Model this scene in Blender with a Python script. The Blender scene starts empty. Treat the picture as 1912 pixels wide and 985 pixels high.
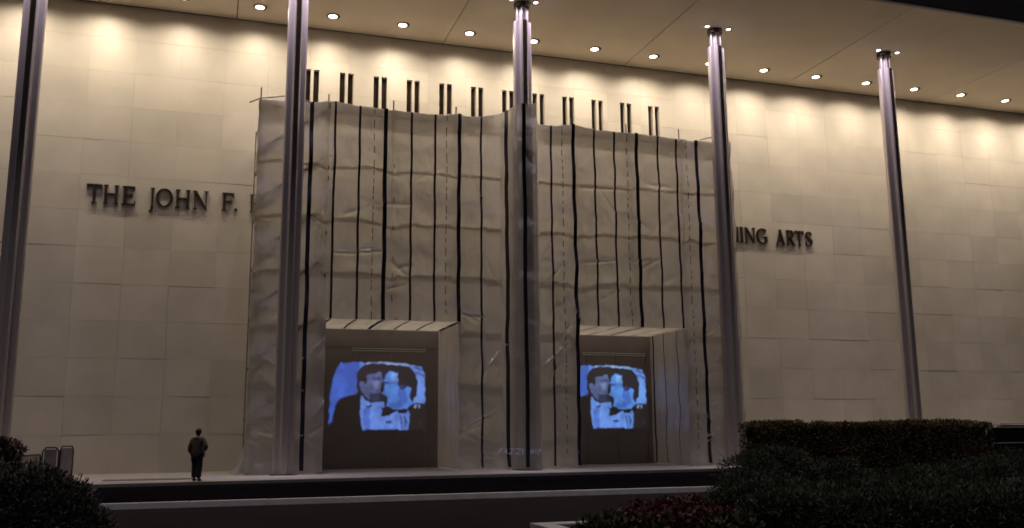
import bpy, bmesh, math, random
import numpy as np
from mathutils import Matrix, Vector

# ------------------------------------------------------------------ camera
F_PX, YAW, PIT, ROL, CH, CD = 1751.343, .3134, .1791, -.0088, 1.4802, 43.1394
W_PX, H_PX = 1912.0, 985.0
CAM = np.array([0., -CD, CH])
sc = bpy.context.scene
col = sc.collection

def ray(px, py):
    a, b = px - W_PX/2, py - H_PX/2
    c, s = math.cos(ROL), math.sin(ROL)
    u, v = c*a + s*b, -s*a + c*b
    X, U, Z = u/F_PX, -v/F_PX, 1.
    c, s = math.cos(PIT), math.sin(PIT)
    Yd, z = c*Z - s*U, s*Z + c*U
    c, s = math.cos(YAW), math.sin(YAW)
    return np.array([c*X + s*Yd, -s*X + c*Yd, z])
def on_y(px, py, y):
    d = ray(px, py); return CAM + d*((y - CAM[1])/d[1])
def on_z(px, py, z):
    d = ray(px, py); return CAM + d*((z - CAM[2])/d[2])

cd = bpy.data.cameras.new('camera'); cam = bpy.data.objects.new('camera', cd); col.objects.link(cam)
fw = Vector((math.sin(YAW)*math.cos(PIT), math.cos(YAW)*math.cos(PIT), math.sin(PIT)))
r0 = Vector((math.cos(YAW), -math.sin(YAW), 0)); u0 = r0.cross(fw)
c_, s_ = math.cos(ROL), math.sin(ROL)
rr = c_*r0 + s_*u0; uu = -s_*r0 + c_*u0
M = Matrix((rr, uu, -fw)).transposed().to_4x4(); M.translation = Vector(CAM)
cam.matrix_world = M
cd.sensor_width = 36; cd.lens = 36*F_PX/W_PX; cd.clip_end = 3000; cd.clip_start = .1
sc.camera = cam

# ------------------------------------------------------------------ night sky, dim sky glow, exposure
wd = bpy.data.worlds.new('World'); sc.world = wd; wd.use_nodes = True
wn = wd.node_tree.nodes; wl = wd.node_tree.links
bg = wn['Background']; sky = wn.new('ShaderNodeTexSky'); sky.sky_type = 'NISHITA'; sky.sun_disc = False
SUN_EL, SUN_AZ = math.radians(66), math.radians(196)      # azimuth clockwise from +Y: behind the camera
sky.sun_elevation = SUN_EL; sky.sun_rotation = SUN_AZ
wl.new(sky.outputs[0], bg.inputs[0]); bg.inputs[1].default_value = .0016
sd = bpy.data.lights.new('sun', 'SUN'); sd.energy = .45; sd.angle = math.radians(12); sd.color = (1, .9, .92)  # dim light added in place of unseen street lamps behind the camera
sun = bpy.data.objects.new('sun', sd); col.objects.link(sun)
sv = Vector((math.sin(SUN_AZ)*math.cos(SUN_EL), math.cos(SUN_AZ)*math.cos(SUN_EL), math.sin(SUN_EL)))
sun.rotation_euler = (-sv).to_track_quat('-Z', 'Y').to_euler(); sun.location = (0, -60, 60)
vs = sc.view_settings; vs.view_transform = 'Standard'; vs.look = 'None'; vs.exposure = 0; vs.gamma = 1
vs.use_curve_mapping = False
sc.cycles.use_denoising = True
sc.cycles.filter_width = 1.7
sc.cycles.max_bounces = 8; sc.cycles.transparent_max_bounces = 12
WASH_POWER, POST_POWER = 2600.0, 6500.0

# ------------------------------------------------------------------ helpers
rng = np.random.default_rng(7); random.seed(7)

class MB:
    def __init__(s): s.v = []; s.f = []; s.smooth = False
    def poly(s, pts):
        n = len(s.v); s.v += [tuple(map(float, p)) for p in pts]; s.f.append(tuple(range(n, n+len(pts)))); return s
    def box(s, x0, x1, y0, y1, z0, z1):
        n = len(s.v)
        s.v += [(x0,y0,z0),(x1,y0,z0),(x1,y1,z0),(x0,y1,z0),(x0,y0,z1),(x1,y0,z1),(x1,y1,z1),(x0,y1,z1)]
        for q in ((0,3,2,1),(4,5,6,7),(0,1,5,4),(1,2,6,5),(2,3,7,6),(3,0,4,7)): s.f.append(tuple(n+i for i in q))
        return s
    def tube(s, p, q, r, seg=8, r2=None, cap=True):
        p, q = Vector(p), Vector(q); r2 = r if r2 is None else r2
        d = (q-p).normalized(); a = d.orthogonal().normalized(); b = d.cross(a); n = len(s.v)
        for c, rad in ((p, r), (q, r2)):
            for i in range(seg):
                t = 2*math.pi*i/seg; s.v.append(tuple(c + rad*(math.cos(t)*a + math.sin(t)*b)))
        for i in range(seg):
            j = (i+1) % seg; s.f.append((n+i, n+j, n+seg+j, n+seg+i))
        if cap:
            s.f.append(tuple(n+i for i in reversed(range(seg)))); s.f.append(tuple(n+seg+i for i in range(seg)))
        return s
    def path(s, pts, r, seg=7):
        for a, b in zip(pts[:-1], pts[1:]): s.tube(a, b, r, seg)
        return s
    def prism(s, xz, y0, y1):            # polygon in x,z extruded along y
        n = len(s.v); k = len(xz)
        s.v += [(x, y0, z) for x, z in xz] + [(x, y1, z) for x, z in xz]
        s.f.append(tuple(range(n, n+k))); s.f.append(tuple(n+k+i for i in reversed(range(k))))
        for i in range(k):
            j = (i+1) % k; s.f.append((n+j, n+i, n+k+i, n+k+j))
        return s
    def grid(s, P):                      # P (a,b,3)
        a, b = P.shape[:2]; n = len(s.v); s.v += [tuple(p) for p in P.reshape(-1, 3).tolist()]
        for i in range(a-1):
            for j in range(b-1):
                k = n+i*b+j; s.f.append((k, k+b, k+b+1, k+1))
        return s
    def mesh(s, name, m, smooth=False):
        me = bpy.data.meshes.new(name); me.from_pydata(s.v, [], s.f)
        if m is not None: me.materials.append(m)
        if smooth: me.polygons.foreach_set('use_smooth', [True]*len(me.polygons))
        me.update(); return me
    def build(s, name, m, parent=None, smooth=False, bevel=0):
        o = bpy.data.objects.new(name, s.mesh(name, m, smooth)); col.objects.link(o); o.parent = parent
        if bevel:
            b = o.modifiers.new('bevel', 'BEVEL'); b.width = bevel; b.segments = 2; b.limit_method = 'ANGLE'
        return o

def tag(o, label, cat=None, group=None, kind=None):
    if label: o['label'] = label
    if cat: o['category'] = cat
    if group: o['group'] = group
    if kind: o['kind'] = kind
    return o
def thing(name, label, cat, loc=(0, 0, 0), group=None):
    o = bpy.data.objects.new(name, None); col.objects.link(o); o.location = loc; o.empty_display_size = .2
    return tag(o, label, cat, group)
def struct(o): o['kind'] = 'structure'; return o
def inst(name, me, parent, loc=(0, 0, 0)):
    o = bpy.data.objects.new(name, me); col.objects.link(o); o.parent = parent; o.location = loc; return o
ORD = ['first','second','third','fourth','fifth','sixth','seventh','eighth','ninth','tenth','eleventh','twelfth','thirteenth','fourteenth','fifteenth']

def vnoise(x, y, seed=0):
    x = np.asarray(x, float); y = np.asarray(y, float)
    xi, yi = np.floor(x).astype(np.int64), np.floor(y).astype(np.int64); fx, fy = x-xi, y-yi
    fx = fx*fx*(3-2*fx); fy = fy*fy*(3-2*fy)
    def h(a, b):
        n = (a*374761393 + b*668265263 + seed*144269504) & 0xffffffff
        n = ((n ^ (n >> 13))*1274126177) & 0xffffffff
        return ((n ^ (n >> 16)) & 0xffff)/65535.*2-1
    return (h(xi,yi)*(1-fx)+h(xi+1,yi)*fx)*(1-fy) + (h(xi,yi+1)*(1-fx)+h(xi+1,yi+1)*fx)*fy
def fbm(x, y, seed=0, o=3):
    return sum(vnoise(x*2**i, y*2**i, seed+i)*.5**i for i in range(o))

# ------------------------------------------------------------------ materials
def mat(name, base, rough=.6, metal=0, noise=0, nscale=4., bump=0, bscale=30., rand=0, spec=.5, dist=.02, stretch=None):
    m = bpy.data.materials.new(name); m.use_nodes = True; N = m.node_tree.nodes; L = m.node_tree.links
    p = N['Principled BSDF']; p.inputs['Roughness'].default_value = rough; p.inputs['Metallic'].default_value = metal
    p.inputs['Specular IOR Level'].default_value = spec
    p.inputs['Base Color'].default_value = (*base, 1)
    tc = N.new('ShaderNodeTexCoord'); src = tc.outputs['Object']
    geo = N.new('ShaderNodeNewGeometry'); src = geo.outputs['Position']
    if stretch:
        mp = N.new('ShaderNodeMapping'); mp.inputs['Scale'].default_value = stretch; L.new(src, mp.inputs[0]); src = mp.outputs[0]
    fac = None
    if noise:
        n = N.new('ShaderNodeTexNoise'); n.inputs['Scale'].default_value = nscale; n.inputs['Detail'].default_value = 6
        L.new(src, n.inputs['Vector'])
        mr = N.new('ShaderNodeMapRange'); mr.inputs[1].default_value = .25; mr.inputs[2].default_value = .75
        mr.inputs[3].default_value = 1-noise; mr.inputs[4].default_value = 1+noise; L.new(n.outputs['Fac'], mr.inputs[0]); fac = mr.outputs[0]
    if rand:
        oi = N.new('ShaderNodeObjectInfo'); mr = N.new('ShaderNodeMapRange'); mr.inputs[3].default_value = 1-rand; mr.inputs[4].default_value = 1+rand
        L.new(oi.outputs['Random'], mr.inputs[0])
        if fac is None: fac = mr.outputs[0]
        else:
            mu = N.new('ShaderNodeMath'); mu.operation = 'MULTIPLY'; L.new(fac, mu.inputs[0]); L.new(mr.outputs[0], mu.inputs[1]); fac = mu.outputs[0]
    if fac is not None:
        vm = N.new('ShaderNodeVectorMath'); vm.operation = 'SCALE'; vm.inputs[0].default_value = base; L.new(fac, vm.inputs['Scale'])
        L.new(vm.outputs[0], p.inputs['Base Color'])
    if bump:
        n2 = N.new('ShaderNodeTexNoise'); n2.inputs['Scale'].default_value = bscale; n2.inputs['Detail'].default_value = 5; L.new(src, n2.inputs['Vector'])
        b = N.new('ShaderNodeBump'); b.inputs['Strength'].default_value = bump; b.inputs['Distance'].default_value = dist
        L.new(n2.outputs['Fac'], b.inputs['Height']); L.new(b.outputs[0], p.inputs['Normal'])
    return m
def emit(name, c, s):
    m = bpy.data.materials.new(name); m.use_nodes = True; p = m.node_tree.nodes['Principled BSDF']
    p.inputs['Base Color'].default_value = (*c, 1); p.inputs['Emission Color'].default_value = (*c, 1); p.inputs['Emission Strength'].default_value = s
    return m

MARBLE = mat('marble', (.70, .665, .62), .45, noise=.10, nscale=.55, bump=.12, bscale=9, rand=.055)
BACKING = mat('joint_mortar', (.56, .53, .49), .9, noise=.1)
SOFFIT = mat('soffit_plaster', (.74, .65, .51), .8, noise=.06, nscale=.5, rand=.03, bump=.05, bscale=5)
TRIM = mat('soffit_trim', (.45, .42, .38), .6)
FASCIA = mat('unlit_fascia', (.035, .03, .03), .6, noise=.1)  # unlit night darkness of the marble fascia is put into the base colour
BRONZE = mat('column_enamel', (.55, .49, .48), .38, metal=.5, noise=.08, nscale=1.2, bump=.04, bscale=14, stretch=(1, 1, .15))
COLLAR = mat('dark_collar', (.05, .04, .035), .5)
PAVE = mat('pale_paving', (.26, .235, .22), .75, noise=.16, nscale=1.3, bump=.15, bscale=20)
LANE = mat('fresh_asphalt', (.007, .006, .008), .95, noise=.2, nscale=2, bump=.25, bscale=60, spec=0)
ROAD = mat('worn_asphalt', (.017, .014, .017), .9, noise=.22, nscale=.8, bump=.3, bscale=50, spec=.05)
KERB = mat('kerb_concrete', (.84, .80, .82), .8, noise=.12, nscale=3, rand=.06, bump=.2)
LETTER = mat('bronze_letters', (.045, .03, .022), .5, metal=.4)
DARKGLASS = mat('dark_window_glass', (.022, .014, .009), .25)
WINFRAME = mat('window_frame', (.03, .02, .015), .5)
DSTEEL = mat('rusty_dark_tube', (.09, .07, .055), .7, noise=.3, nscale=5)
STEEL = mat('galvanised_tube', (.30, .28, .26), .5, metal=.6, noise=.15, nscale=6)
TAPE = mat('black_blue_tape', (.006, .005, .022), .55, noise=.3, nscale=1)
SEAM = mat('brown_seam_clip', (.07, .05, .03), .7)
SCREEN = mat('screen_fabric', (.30, .27, .26), .85, noise=.08, nscale=1.5)
RAIL = mat('brushed_rail', (.75, .74, .78), .45, metal=.2)
MAT_DARK = mat('rubber_mat', (.10, .085, .08), .9, noise=.15, bump=.2)

def sheet_mat():
    m = bpy.data.materials.new('milky_plastic_sheet'); m.use_nodes = True; N = m.node_tree.nodes; L = m.node_tree.links
    N.remove(N['Principled BSDF']); out = N['Material Output']
    geo = N.new('ShaderNodeNewGeometry')
    n1 = N.new('ShaderNodeTexNoise'); n1.inputs['Scale'].default_value = .8; n1.inputs['Detail'].default_value = 7; L.new(geo.outputs['Position'], n1.inputs['Vector'])
    mp = N.new('ShaderNodeMapping'); mp.inputs['Scale'].default_value = (1, 1, .45); mp.inputs['Rotation'].default_value = (0, .5, 0); L.new(geo.outputs['Position'], mp.inputs[0])
    n2 = N.new('ShaderNodeTexNoise'); n2.inputs['Scale'].default_value = 3.2; n2.inputs['Detail'].default_value = 4; n2.inputs['Distortion'].default_value = 1.2; L.new(mp.outputs[0], n2.inputs['Vector'])
    bp = N.new('ShaderNodeBump'); bp.inputs['Strength'].default_value = .35; bp.inputs['Distance'].default_value = .06; L.new(n2.outputs['Fac'], bp.inputs['Height'])
    cr = N.new('ShaderNodeMapRange'); cr.inputs[1].default_value = .3; cr.inputs[2].default_value = .7; cr.inputs[3].default_value = .88; cr.inputs[4].default_value = 1.05; L.new(n1.outputs['Fac'], cr.inputs[0])
    vm = N.new('ShaderNodeVectorMath'); vm.operation = 'SCALE'; vm.inputs[0].default_value = (.62, .59, .565); L.new(cr.outputs[0], vm.inputs['Scale'])
    d = N.new('ShaderNodeBsdfDiffuse'); t = N.new('ShaderNodeBsdfTranslucent'); g = N.new('ShaderNodeBsdfGlossy'); tr = N.new('ShaderNodeBsdfTransparent')
    for x in (d, t): L.new(vm.outputs[0], x.inputs['Color']); L.new(bp.outputs[0], x.inputs['Normal'])
    g.inputs['Roughness'].default_value = .22; L.new(bp.outputs[0], g.inputs['Normal'])
    a = N.new('ShaderNodeMixShader'); a.inputs[0].default_value = .5; L.new(d.outputs[0], a.inputs[1]); L.new(t.outputs[0], a.inputs[2])
    b = N.new('ShaderNodeMixShader'); b.inputs[0].default_value = .11; L.new(a.outputs[0], b.inputs[1]); L.new(g.outputs[0], b.inputs[2])
    c = N.new('ShaderNodeMixShader'); c.inputs[0].default_value = .07; L.new(b.outputs[0], c.inputs[1]); L.new(tr.outputs[0], c.inputs[2])
    L.new(c.outputs[0], out.inputs['Surface']); return m
SHEET = sheet_mat()

def leaf_mat(name, c1, c2):
    m = bpy.data.materials.new(name); m.use_nodes = True; N = m.node_tree.nodes; L = m.node_tree.links; p = N['Principled BSDF']
    geo = N.new('ShaderNodeNewGeometry'); mx = N.new('ShaderNodeMix'); mx.data_type = 'RGBA'
    mx.inputs[6].default_value = (*c1, 1); mx.inputs[7].default_value = (*c2, 1)
    L.new(geo.outputs['Random Per Island'], mx.inputs[0]); L.new(mx.outputs[2], p.inputs['Base Color'])
    p.inputs['Roughness'].default_value = .55; return m
JUNIPER = leaf_mat('juniper_needles', (.035, .05, .025), (.10, .115, .07))
HEDGELEAF = leaf_mat('clipped_hedge_leaves', (.09, .06, .02), (.19, .12, .045))
DARKLEAF = leaf_mat('dark_shrub_leaves', (.035, .04, .03), (.11, .11, .10))
REDLEAF = leaf_mat('dark_red_leaves', (.05, .018, .014), (.10, .035, .03))
PETAL = leaf_mat('deep_red_petals', (.13, .008, .02), (.24, .02, .045))
BEDLEAF = leaf_mat('bedding_leaves', (.03, .04, .012), (.10, .10, .03))
TWIG = mat('twig_bark', (.035, .026, .02), .9)
SOIL = mat('bed_soil', (.02, .015, .012), .95, noise=.3)

# ------------------------------------------------------------------ setting: ground, road, drive lane, kerbs, pavement
BAY0, BAY = .5294, 9.8914
CEIL = 20.71; OVER = 10.49; COLY = -5.40
COLX = [BAY0 + (n+.241)*BAY for n in range(-1, 5)]
struct(MB().poly([(-600, -600, -.15), (600, -600, -.15), (600, 600, -.15), (-600, 600, -.15)]).build('road', ROAD))
def edge_y(x): return -9.22 + .075*(x+0.0) if x < 60 else -4.7
EX0, EX1 = -40, 70
struct(MB().poly([(EX0, -19.1, -.104), (EX1, -19.1, -.104), (EX1, edge_y(EX1)+.2, -.104), (EX0, edge_y(EX0)+.2, -.104)]).build('drive_lane', LANE))
pv = MB()
pv.v = [(EX0, edge_y(EX0), -.14), (EX1, edge_y(EX1), -.14), (EX1, .6, -.14), (EX0, .6, -.14), (EX0, edge_y(EX0), 0), (EX1, edge_y(EX1), 0), (EX1, .6, 0), (EX0, .6, 0)]
pv.f = [(0,3,2,1),(4,5,6,7),(0,1,5,4),(1,2,6,5),(2,3,7,6),(3,0,4,7)]
pav = struct(pv.build('pavement', PAVE))
kerb = struct(MB().box(EX0, EX1, -19.28, -19.11, -.16, -.05).build('kerb', KERB))
kme = MB().box(0, 1.80, -.1, .1, -.07, .07).mesh('kerb_stone', KERB)
for i in range(30):
    x = -13 + i*1.82; inst('kerb_stone', kme, kerb, (x, -19.22, -.085 + .002*random.random()))

# ------------------------------------------------------------------ the hall: marble wall, slit windows, canopy
hall = thing('concert_hall', 'pale marble-clad hall with tall blank wall, slit windows and deep lit canopy', 'building')
wall = MB().box(-30, 62, .31, .9, -.1, 24.5).build('wall', BACKING, hall)
PX0, PW, PH = -1.80, 1.92, CEIL/13
slits = []
for k in range(12):
    x = 3.75 + 1.63*k; slits += [(x, x+.26), (x+.39, x+.65)]
STOP, SBOT = 18.64, 16.6
def panel_pieces(x0, x1, z0, z1):
    if z0 >= STOP or z1 <= SBOT+.01: return None
    cuts = [(max(a, x0), min(b, x1)) for a, b in slits if a < x1 and b > x0]
    if not cuts: return None
    out = []; zt = min(z1, STOP); x = x0
    if z0 < SBOT: out.append((x0, x1, z0, SBOT)); z0 = SBOT
    for a, b in cuts:
        if a > x: out.append((x, a, z0, zt))
        x = b
    if x < x1: out.append((x, x1, z0, zt))
    if zt < z1: out.append((x0, x1, zt, z1))
    return out
g = .0025
pm = [MB().box(g, PW-g, 0, .05, g, PH-g).mesh('marble_panel', MARBLE)]
hid = MB()
for i in range(-12, 31):
    for j in range(13):
        x0 = PX0 + i*PW; z0 = j*PH
        pcs = panel_pieces(x0+g, x0+PW-g, z0+g, z0+PH-g)
        shown = -10.6 < x0+PW/2 < 47.5 and not (x0 > 2.0 and x0+PW < 25.4 and z0+PH < 15.5)
        dy = float(rng.uniform(-.004, .004))
        if not shown:
            if pcs:
                for q in pcs: hid.box(q[0], q[1], 0, .3, q[2], q[3])
            else: hid.box(x0+g, x0+PW-g, dy, .05, z0+g, z0+PH-g)
        elif pcs:
            m = MB()
            for q in pcs: m.box(q[0]-x0, q[1]-x0, 0, .3, q[2]-z0, q[3]-z0)
            o = m.build('marble_panel', MARBLE, wall); o.location = (x0, 0, z0)
        else:
            o = inst('marble_panel', pm[0], wall, (x0, dy, z0))
            o.rotation_euler = (float(rng.normal(0, .0012)), 0, float(rng.normal(0, .0012)))
o = hid.build('marble_panel_field', MARBLE, wall); o['kind'] = 'stuff'
gl = MB().box(.004, .256, .225, .26, SBOT, STOP).mesh('window', WINFRAME)
gp = MB().box(.03, .23, .205, .224, SBOT+.05, STOP-.04).mesh('pane', DARKGLASS)
for a, b in slits:
    w = inst('window', gl, hall, (a, 0, 0)); inst('pane', gp, w)

canopy = MB().box(-30, 62, -OVER+.05, .3, CEIL+.12, CEIL+1.1).build('canopy', FASCIA, hall)
for n in range(-3, 7):
    x = BAY0 + n*BAY
    MB().box(x+.022, x+BAY-.022, -OVER+.16, -.07, CEIL, CEIL+.1).build('soffit_panel', SOFFIT, canopy)
MB().box(-30, 62, -OVER, -OVER+.13, CEIL-.05, CEIL+.06).build('edge_trim', TRIM, canopy)
MB().box(-30, 62, -OVER-.02, -OVER+.06, CEIL+.07, CEIL+.95).build('fascia', FASCIA, canopy)

# ------------------------------------------------------------------ downlights
LENS = emit('warm_lamp_lens', (1, .86, .62), 6.0)
LENS2 = emit('cool_lamp_lens', (1, .95, .92), 9.0)
def spot(name, parent, loc, power, color, size, k, tilt=(0, 0), rad=.12, peak=1.0, flood=0.0):
    l = bpy.data.lights.new(name, 'SPOT'); l.energy = power; l.color = color; l.spot_size = math.radians(size); l.spot_blend = .35; l.shadow_soft_size = rad
    l.use_nodes = True; N = l.node_tree.nodes; L = l.node_tree.links; em = N['Emission']
    tc = N.new('ShaderNodeTexCoord'); sp = N.new('ShaderNodeSeparateXYZ'); L.new(tc.outputs['Normal'], sp.inputs[0])
    def mth(op, a, b):
        n = N.new('ShaderNodeMath'); n.operation = op
        for i, q in enumerate((a, b)):
            if isinstance(q, (int, float)): n.inputs[i].default_value = q
            else: L.new(q, n.inputs[i])
        return n.outputs[0]
    z2 = mth('MAXIMUM', mth('MULTIPLY', sp.outputs[2], sp.outputs[2]), .001)
    tan2 = mth('DIVIDE', mth('SUBTRACT', 1.0, z2), z2)
    I = mth('ADD', mth('DIVIDE', flood, mth('ADD', 1.0, mth('MULTIPLY', tan2, .85))), mth('DIVIDE', peak, mth('ADD', 1.0, mth('MULTIPLY', tan2, 1/(k*k)))))
    L.new(I, em.inputs['Strength'])
    o = bpy.data.objects.new(name, l); col.objects.link(o); o.parent = parent; o.location = loc; o.rotation_euler = (tilt[0], tilt[1], 0)
    return o
def disc(r, z0, z1, seg=20, dx=0, dy=0, r2=None):
    return MB().tube((dx, dy, z0), (dx, dy, z1), r, seg, r2)
def ring(r0, r1, z0, z1, seg=24):
    m = MB(); n = seg
    for i in range(n):
        t = 2*math.pi*i/n; c, s = math.cos(t), math.sin(t)
        m.v += [(r0*c, r0*s, z0), (r1*c, r1*s, z0), (r1*c, r1*s, z1), (r0*c, r0*s, z1)]
    for i in range(n):
        a, b = 4*i, 4*((i+1) % n)
        for k in range(4): m.f.append((a+k, a+(k+1) % 4, b+(k+1) % 4, b+k))
    return m
rim_me = ring(.25, .30, -.03, .0).mesh('rim', COLLAR)
can_me = disc(.252, -.004, .0).mesh('reflector_can', COLLAR)
lens_me = disc(.20, -.018, -.006, dx=-.02, dy=.055).mesh('lens', LENS)
LAMP_GAP, LOFF = 1.672, -.203
vis = 0
for n in range(-4, 19):
    x = BAY0 + (n+.5+LOFF)*BAY/3
    vis_ok = 0 <= n <= 13 and n != 7
    if vis_ok:
        lab = 'round warm ceiling downlight by the wall, %s from the left in the row' % ORD[vis]; vis += 1; grp = 'downlights along the wall'
    elif n == 7: lab = 'round warm downlight by the wall hidden behind the column at the right sheeting edge'; grp = 'downlights along the wall'
    else: lab = 'round warm ceiling downlight by the wall, beyond the edge of the picture'; grp = 'downlights beyond the picture'
    t = thing('ceiling_downlight', lab, 'downlight', (x, -LAMP_GAP, CEIL), grp)
    inst('rim', rim_me, t); inst('reflector_can', can_me, t); inst('lens', lens_me, t)
    spot('wash_beam', t, (0, .03, -.10), WASH_POWER*random.uniform(.9, 1.1), (1, .815, .59), 165, .30, rad=.14, peak=.44, flood=.27)

# ------------------------------------------------------------------ columns with their spots
def cruciform(h, z0, L, w, bev=.05):
    a, b = L/2, w/2
    q = [(a-bev, -b), (a, -b+bev), (a, b-bev), (a-bev, b), (b+.03, b), (b, b+.03), (b, a-bev), (b-bev, a)]
    pts = []
    for k in range(4):
        c, s = [(1,0),(0,1),(-1,0),(0,-1)][k]
        for (x, y) in [(b, -b-.03), (b+.03, -b), (a-bev, -b), (a, -b+bev), (a, b-bev), (a-bev, b)]:
            pts.append((c*x-s*y, s*x+c*y))
    m = MB(); n = len(pts)
    m.v = [(x, y, z0) for x, y in pts] + [(x, y, z0+h) for x, y in pts]
    m.f = [tuple(reversed(range(n))), tuple(range(n, 2*n))] + [(i, (i+1) % n, n+(i+1) % n, n+i) for i in range(n)]
    return m
names = ['at the far left edge of the picture', 'in front of the left end of the sheeting', 'rising behind the sheeting between the two doorways',
         'in front of the right end of the sheeting', 'standing free behind the clipped hedge on the right', 'just beyond the right edge of the picture']
sh_me = cruciform(19.75, .03, .80, .30).mesh('shaft', BRONZE)
ck_me = cruciform(.74, 19.78, .56, .22, .03).mesh('neck', BRONZE)
cp_me = MB().tube((0, 0, 20.50), (0, 0, CEIL-.002), .36, 24).mesh('collar', COLLAR)
bs_me = MB().box(-.5, .5, -.5, .5, .002, .028).mesh('base_plate', COLLAR)
srim = ring(.10, .14, -.03, 0, 16).mesh('rim', COLLAR); slen = disc(.10, -.028, -.008, 16).mesh('lens', LENS2)
for k, x in enumerate(COLX):
    t = thing('column', 'tall slender grey metal column with cross-shaped section, ' + names[k], 'column', (x, COLY, 0), 'canopy columns')
    inst('shaft', sh_me, t); inst('neck', ck_me, t); inst('collar', cp_me, t); inst('base_plate', bs_me, t)
    for q, (dx, dy) in enumerate(((-.6, -.34), (.56, -.34))):
        side = ['left', 'right'][q]
        s = thing('column_spotlight', 'small bright spotlight %s of the column %s' % (side, names[k]), 'spotlight', (x+dx, COLY+dy, CEIL), 'spotlights round the column heads')
        inst('rim', srim, s); inst('lens', slen, s)
        spot('post_beam', s, (0, 0, -.06), POST_POWER, (.92, .82, 1), 120, .10, tilt=(-.02 if dy < 0 else .02, 0), rad=.05)

# ------------------------------------------------------------------ bronze wall letters
def band(pts, w):
    """closed outline polygon quads of a stroke with per-point widths"""
    pts = [Vector((p[0], p[1])) for p in pts]; n = len(pts)
    w = w if isinstance(w, (list, tuple)) else [w]*n
    L = []; R = []
    for i in range(n):
        d = (pts[min(i+1, n-1)] - pts[max(i-1, 0)]).normalized(); nn = Vector((-d.y, d.x))
        L.append(pts[i] + nn*w[i]/2); R.append(pts[i] - nn*w[i]/2)
    return L, R
def rect(a, b, c, d): return [(a, c), (b, c), (b, d), (a, d)]
def stem(x, w=.15): return [rect(x, x+w, 0, 1), rect(x-.06, x+w+.06, 0, .045), rect(x-.06, x+w+.06, .955, 1)]
def arc(cx, cy, rx, ry, a0, a1, n=24): return [(cx+rx*math.cos(math.radians(a0+(a1-a0)*i/n)), cy+ry*math.sin(math.radians(a0+(a1-a0)*i/n))) for i in range(n+1)]
def ringw(n, thick, thin, a0, a1): return [thin+(thick-thin)*abs(math.cos(math.radians(a0+(a1-a0)*i/n))) for i in range(n+1)]
def quad(p, q, w):  # slanted bar with horizontal ends
    return [(p[0]-w/2, p[1]), (p[0]+w/2, p[1]), (q[0]+w/2, q[1]), (q[0]-w/2, q[1])]
def glyph(c):
    P, B = [], []
    if c == 'T': P = [rect(.33, .48, 0, 1), rect(.26, .55, 0, .045), rect(0, .8, .92, 1), rect(0, .06, .76, .93), rect(.74, .8, .76, .93)]; w = .8
    elif c == 'H': P = stem(.06)+stem(.69)+[rect(.2, .7, .48, .56)]; w = .9
    elif c in 'EF':
        P = stem(.06)+[rect(.1, .62, .93, 1), rect(.57, .62, .78, .94), rect(.1, .5, .48, .555), rect(.46, .5, .4, .63)]; w = .66
        if c == 'E': P += [rect(.1, .66, 0, .07), rect(.61, .66, .05, .22)]
    elif c == 'J': P = [rect(.2, .35, -.05, 1), rect(.14, .41, .955, 1)]; B = [([(.275, 0), (.26, -.13), (.18, -.24), (.05, -.28)], [.15, .13, .09, .03])]; w = .42
    elif c == 'O': B = [(arc(.5, .5, .43, .47, 0, 360, 36), ringw(36, .15, .06, 0, 360))]; w = 1.0
    elif c == 'N': P = [rect(.1, .17, 0, 1), rect(.02, .27, 0, .04), rect(.0, .2, .96, 1), rect(.78, .85, 0, 1), rect(.68, .95, .96, 1), quad((.80, 0), (.14, 1), .17)]; w = .95
    elif c == '.': P = [[(.5+.5*math.cos(t*math.pi/6), .09+.09*math.sin(t*math.pi/6)) for t in range(12)]]; w = 1.0
    elif c == 'K': P = stem(.06)+[quad((.2, .42), (.7, 1), .08), quad((.76, 0), (.36, .56), .17), rect(.6, .84, .96, 1), rect(.64, .92, 0, .04)]; w = .92
    elif c == 'M': P = [rect(.1, .17, 0, 1), rect(.02, .25, 0, .04), quad((.52, 0), (.16, 1), .15), quad((.55, 0), (.9, 1), .07), rect(.86, 1.01, 0, 1), rect(.8, 1.07, 0, .045)]; w = 1.07
    elif c == 'I': P = stem(.07); w = .29
    elif c == 'G': B = [(arc(.5, .5, .43, .47, 48, 330, 28), [.05+.1*abs(math.cos(math.radians(48+282*i/28))) for i in range(29)])]; P = [rect(.74, .88, .06, .46), rect(.62, .95, .42, .46), rect(.74, .8, .72, .95)]; w = .95
    elif c == 'A': P = [quad((.1, 0), (.46, 1), .07), quad((.76, 0), (.43, 1), .17), rect(.25, .65, .33, .39), rect(0, .22, 0, .04), rect(.62, .9, 0, .04)]; w = .9
    elif c == 'R': P = stem(.06)+[quad((.72, 0), (.34, .5), .17), rect(.62, .88, 0, .04)]; B = [([(.2, .97), (.4, .965)]+arc(.42, .735, .2, .23, 85, -85, 12)+[(.2, .5)], [.06, .06]+[.07+.08*math.cos(math.radians(85-170*i/12)) for i in range(13)]+[.06])]; w = .86
    elif c == 'S': B = [([(.56, .78), (.5, .93), (.33, .97), (.16, .9), (.1, .74), (.2, .6), (.42, .46), (.54, .3), (.48, .1), (.3, .03), (.12, .09), (.06, .26)], [.04, .06, .06, .1, .14, .16, .17, .15, .1, .06, .06, .04])]; w = .62
    return P, B, w
CAP0, CAP = 11.48, .83
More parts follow.
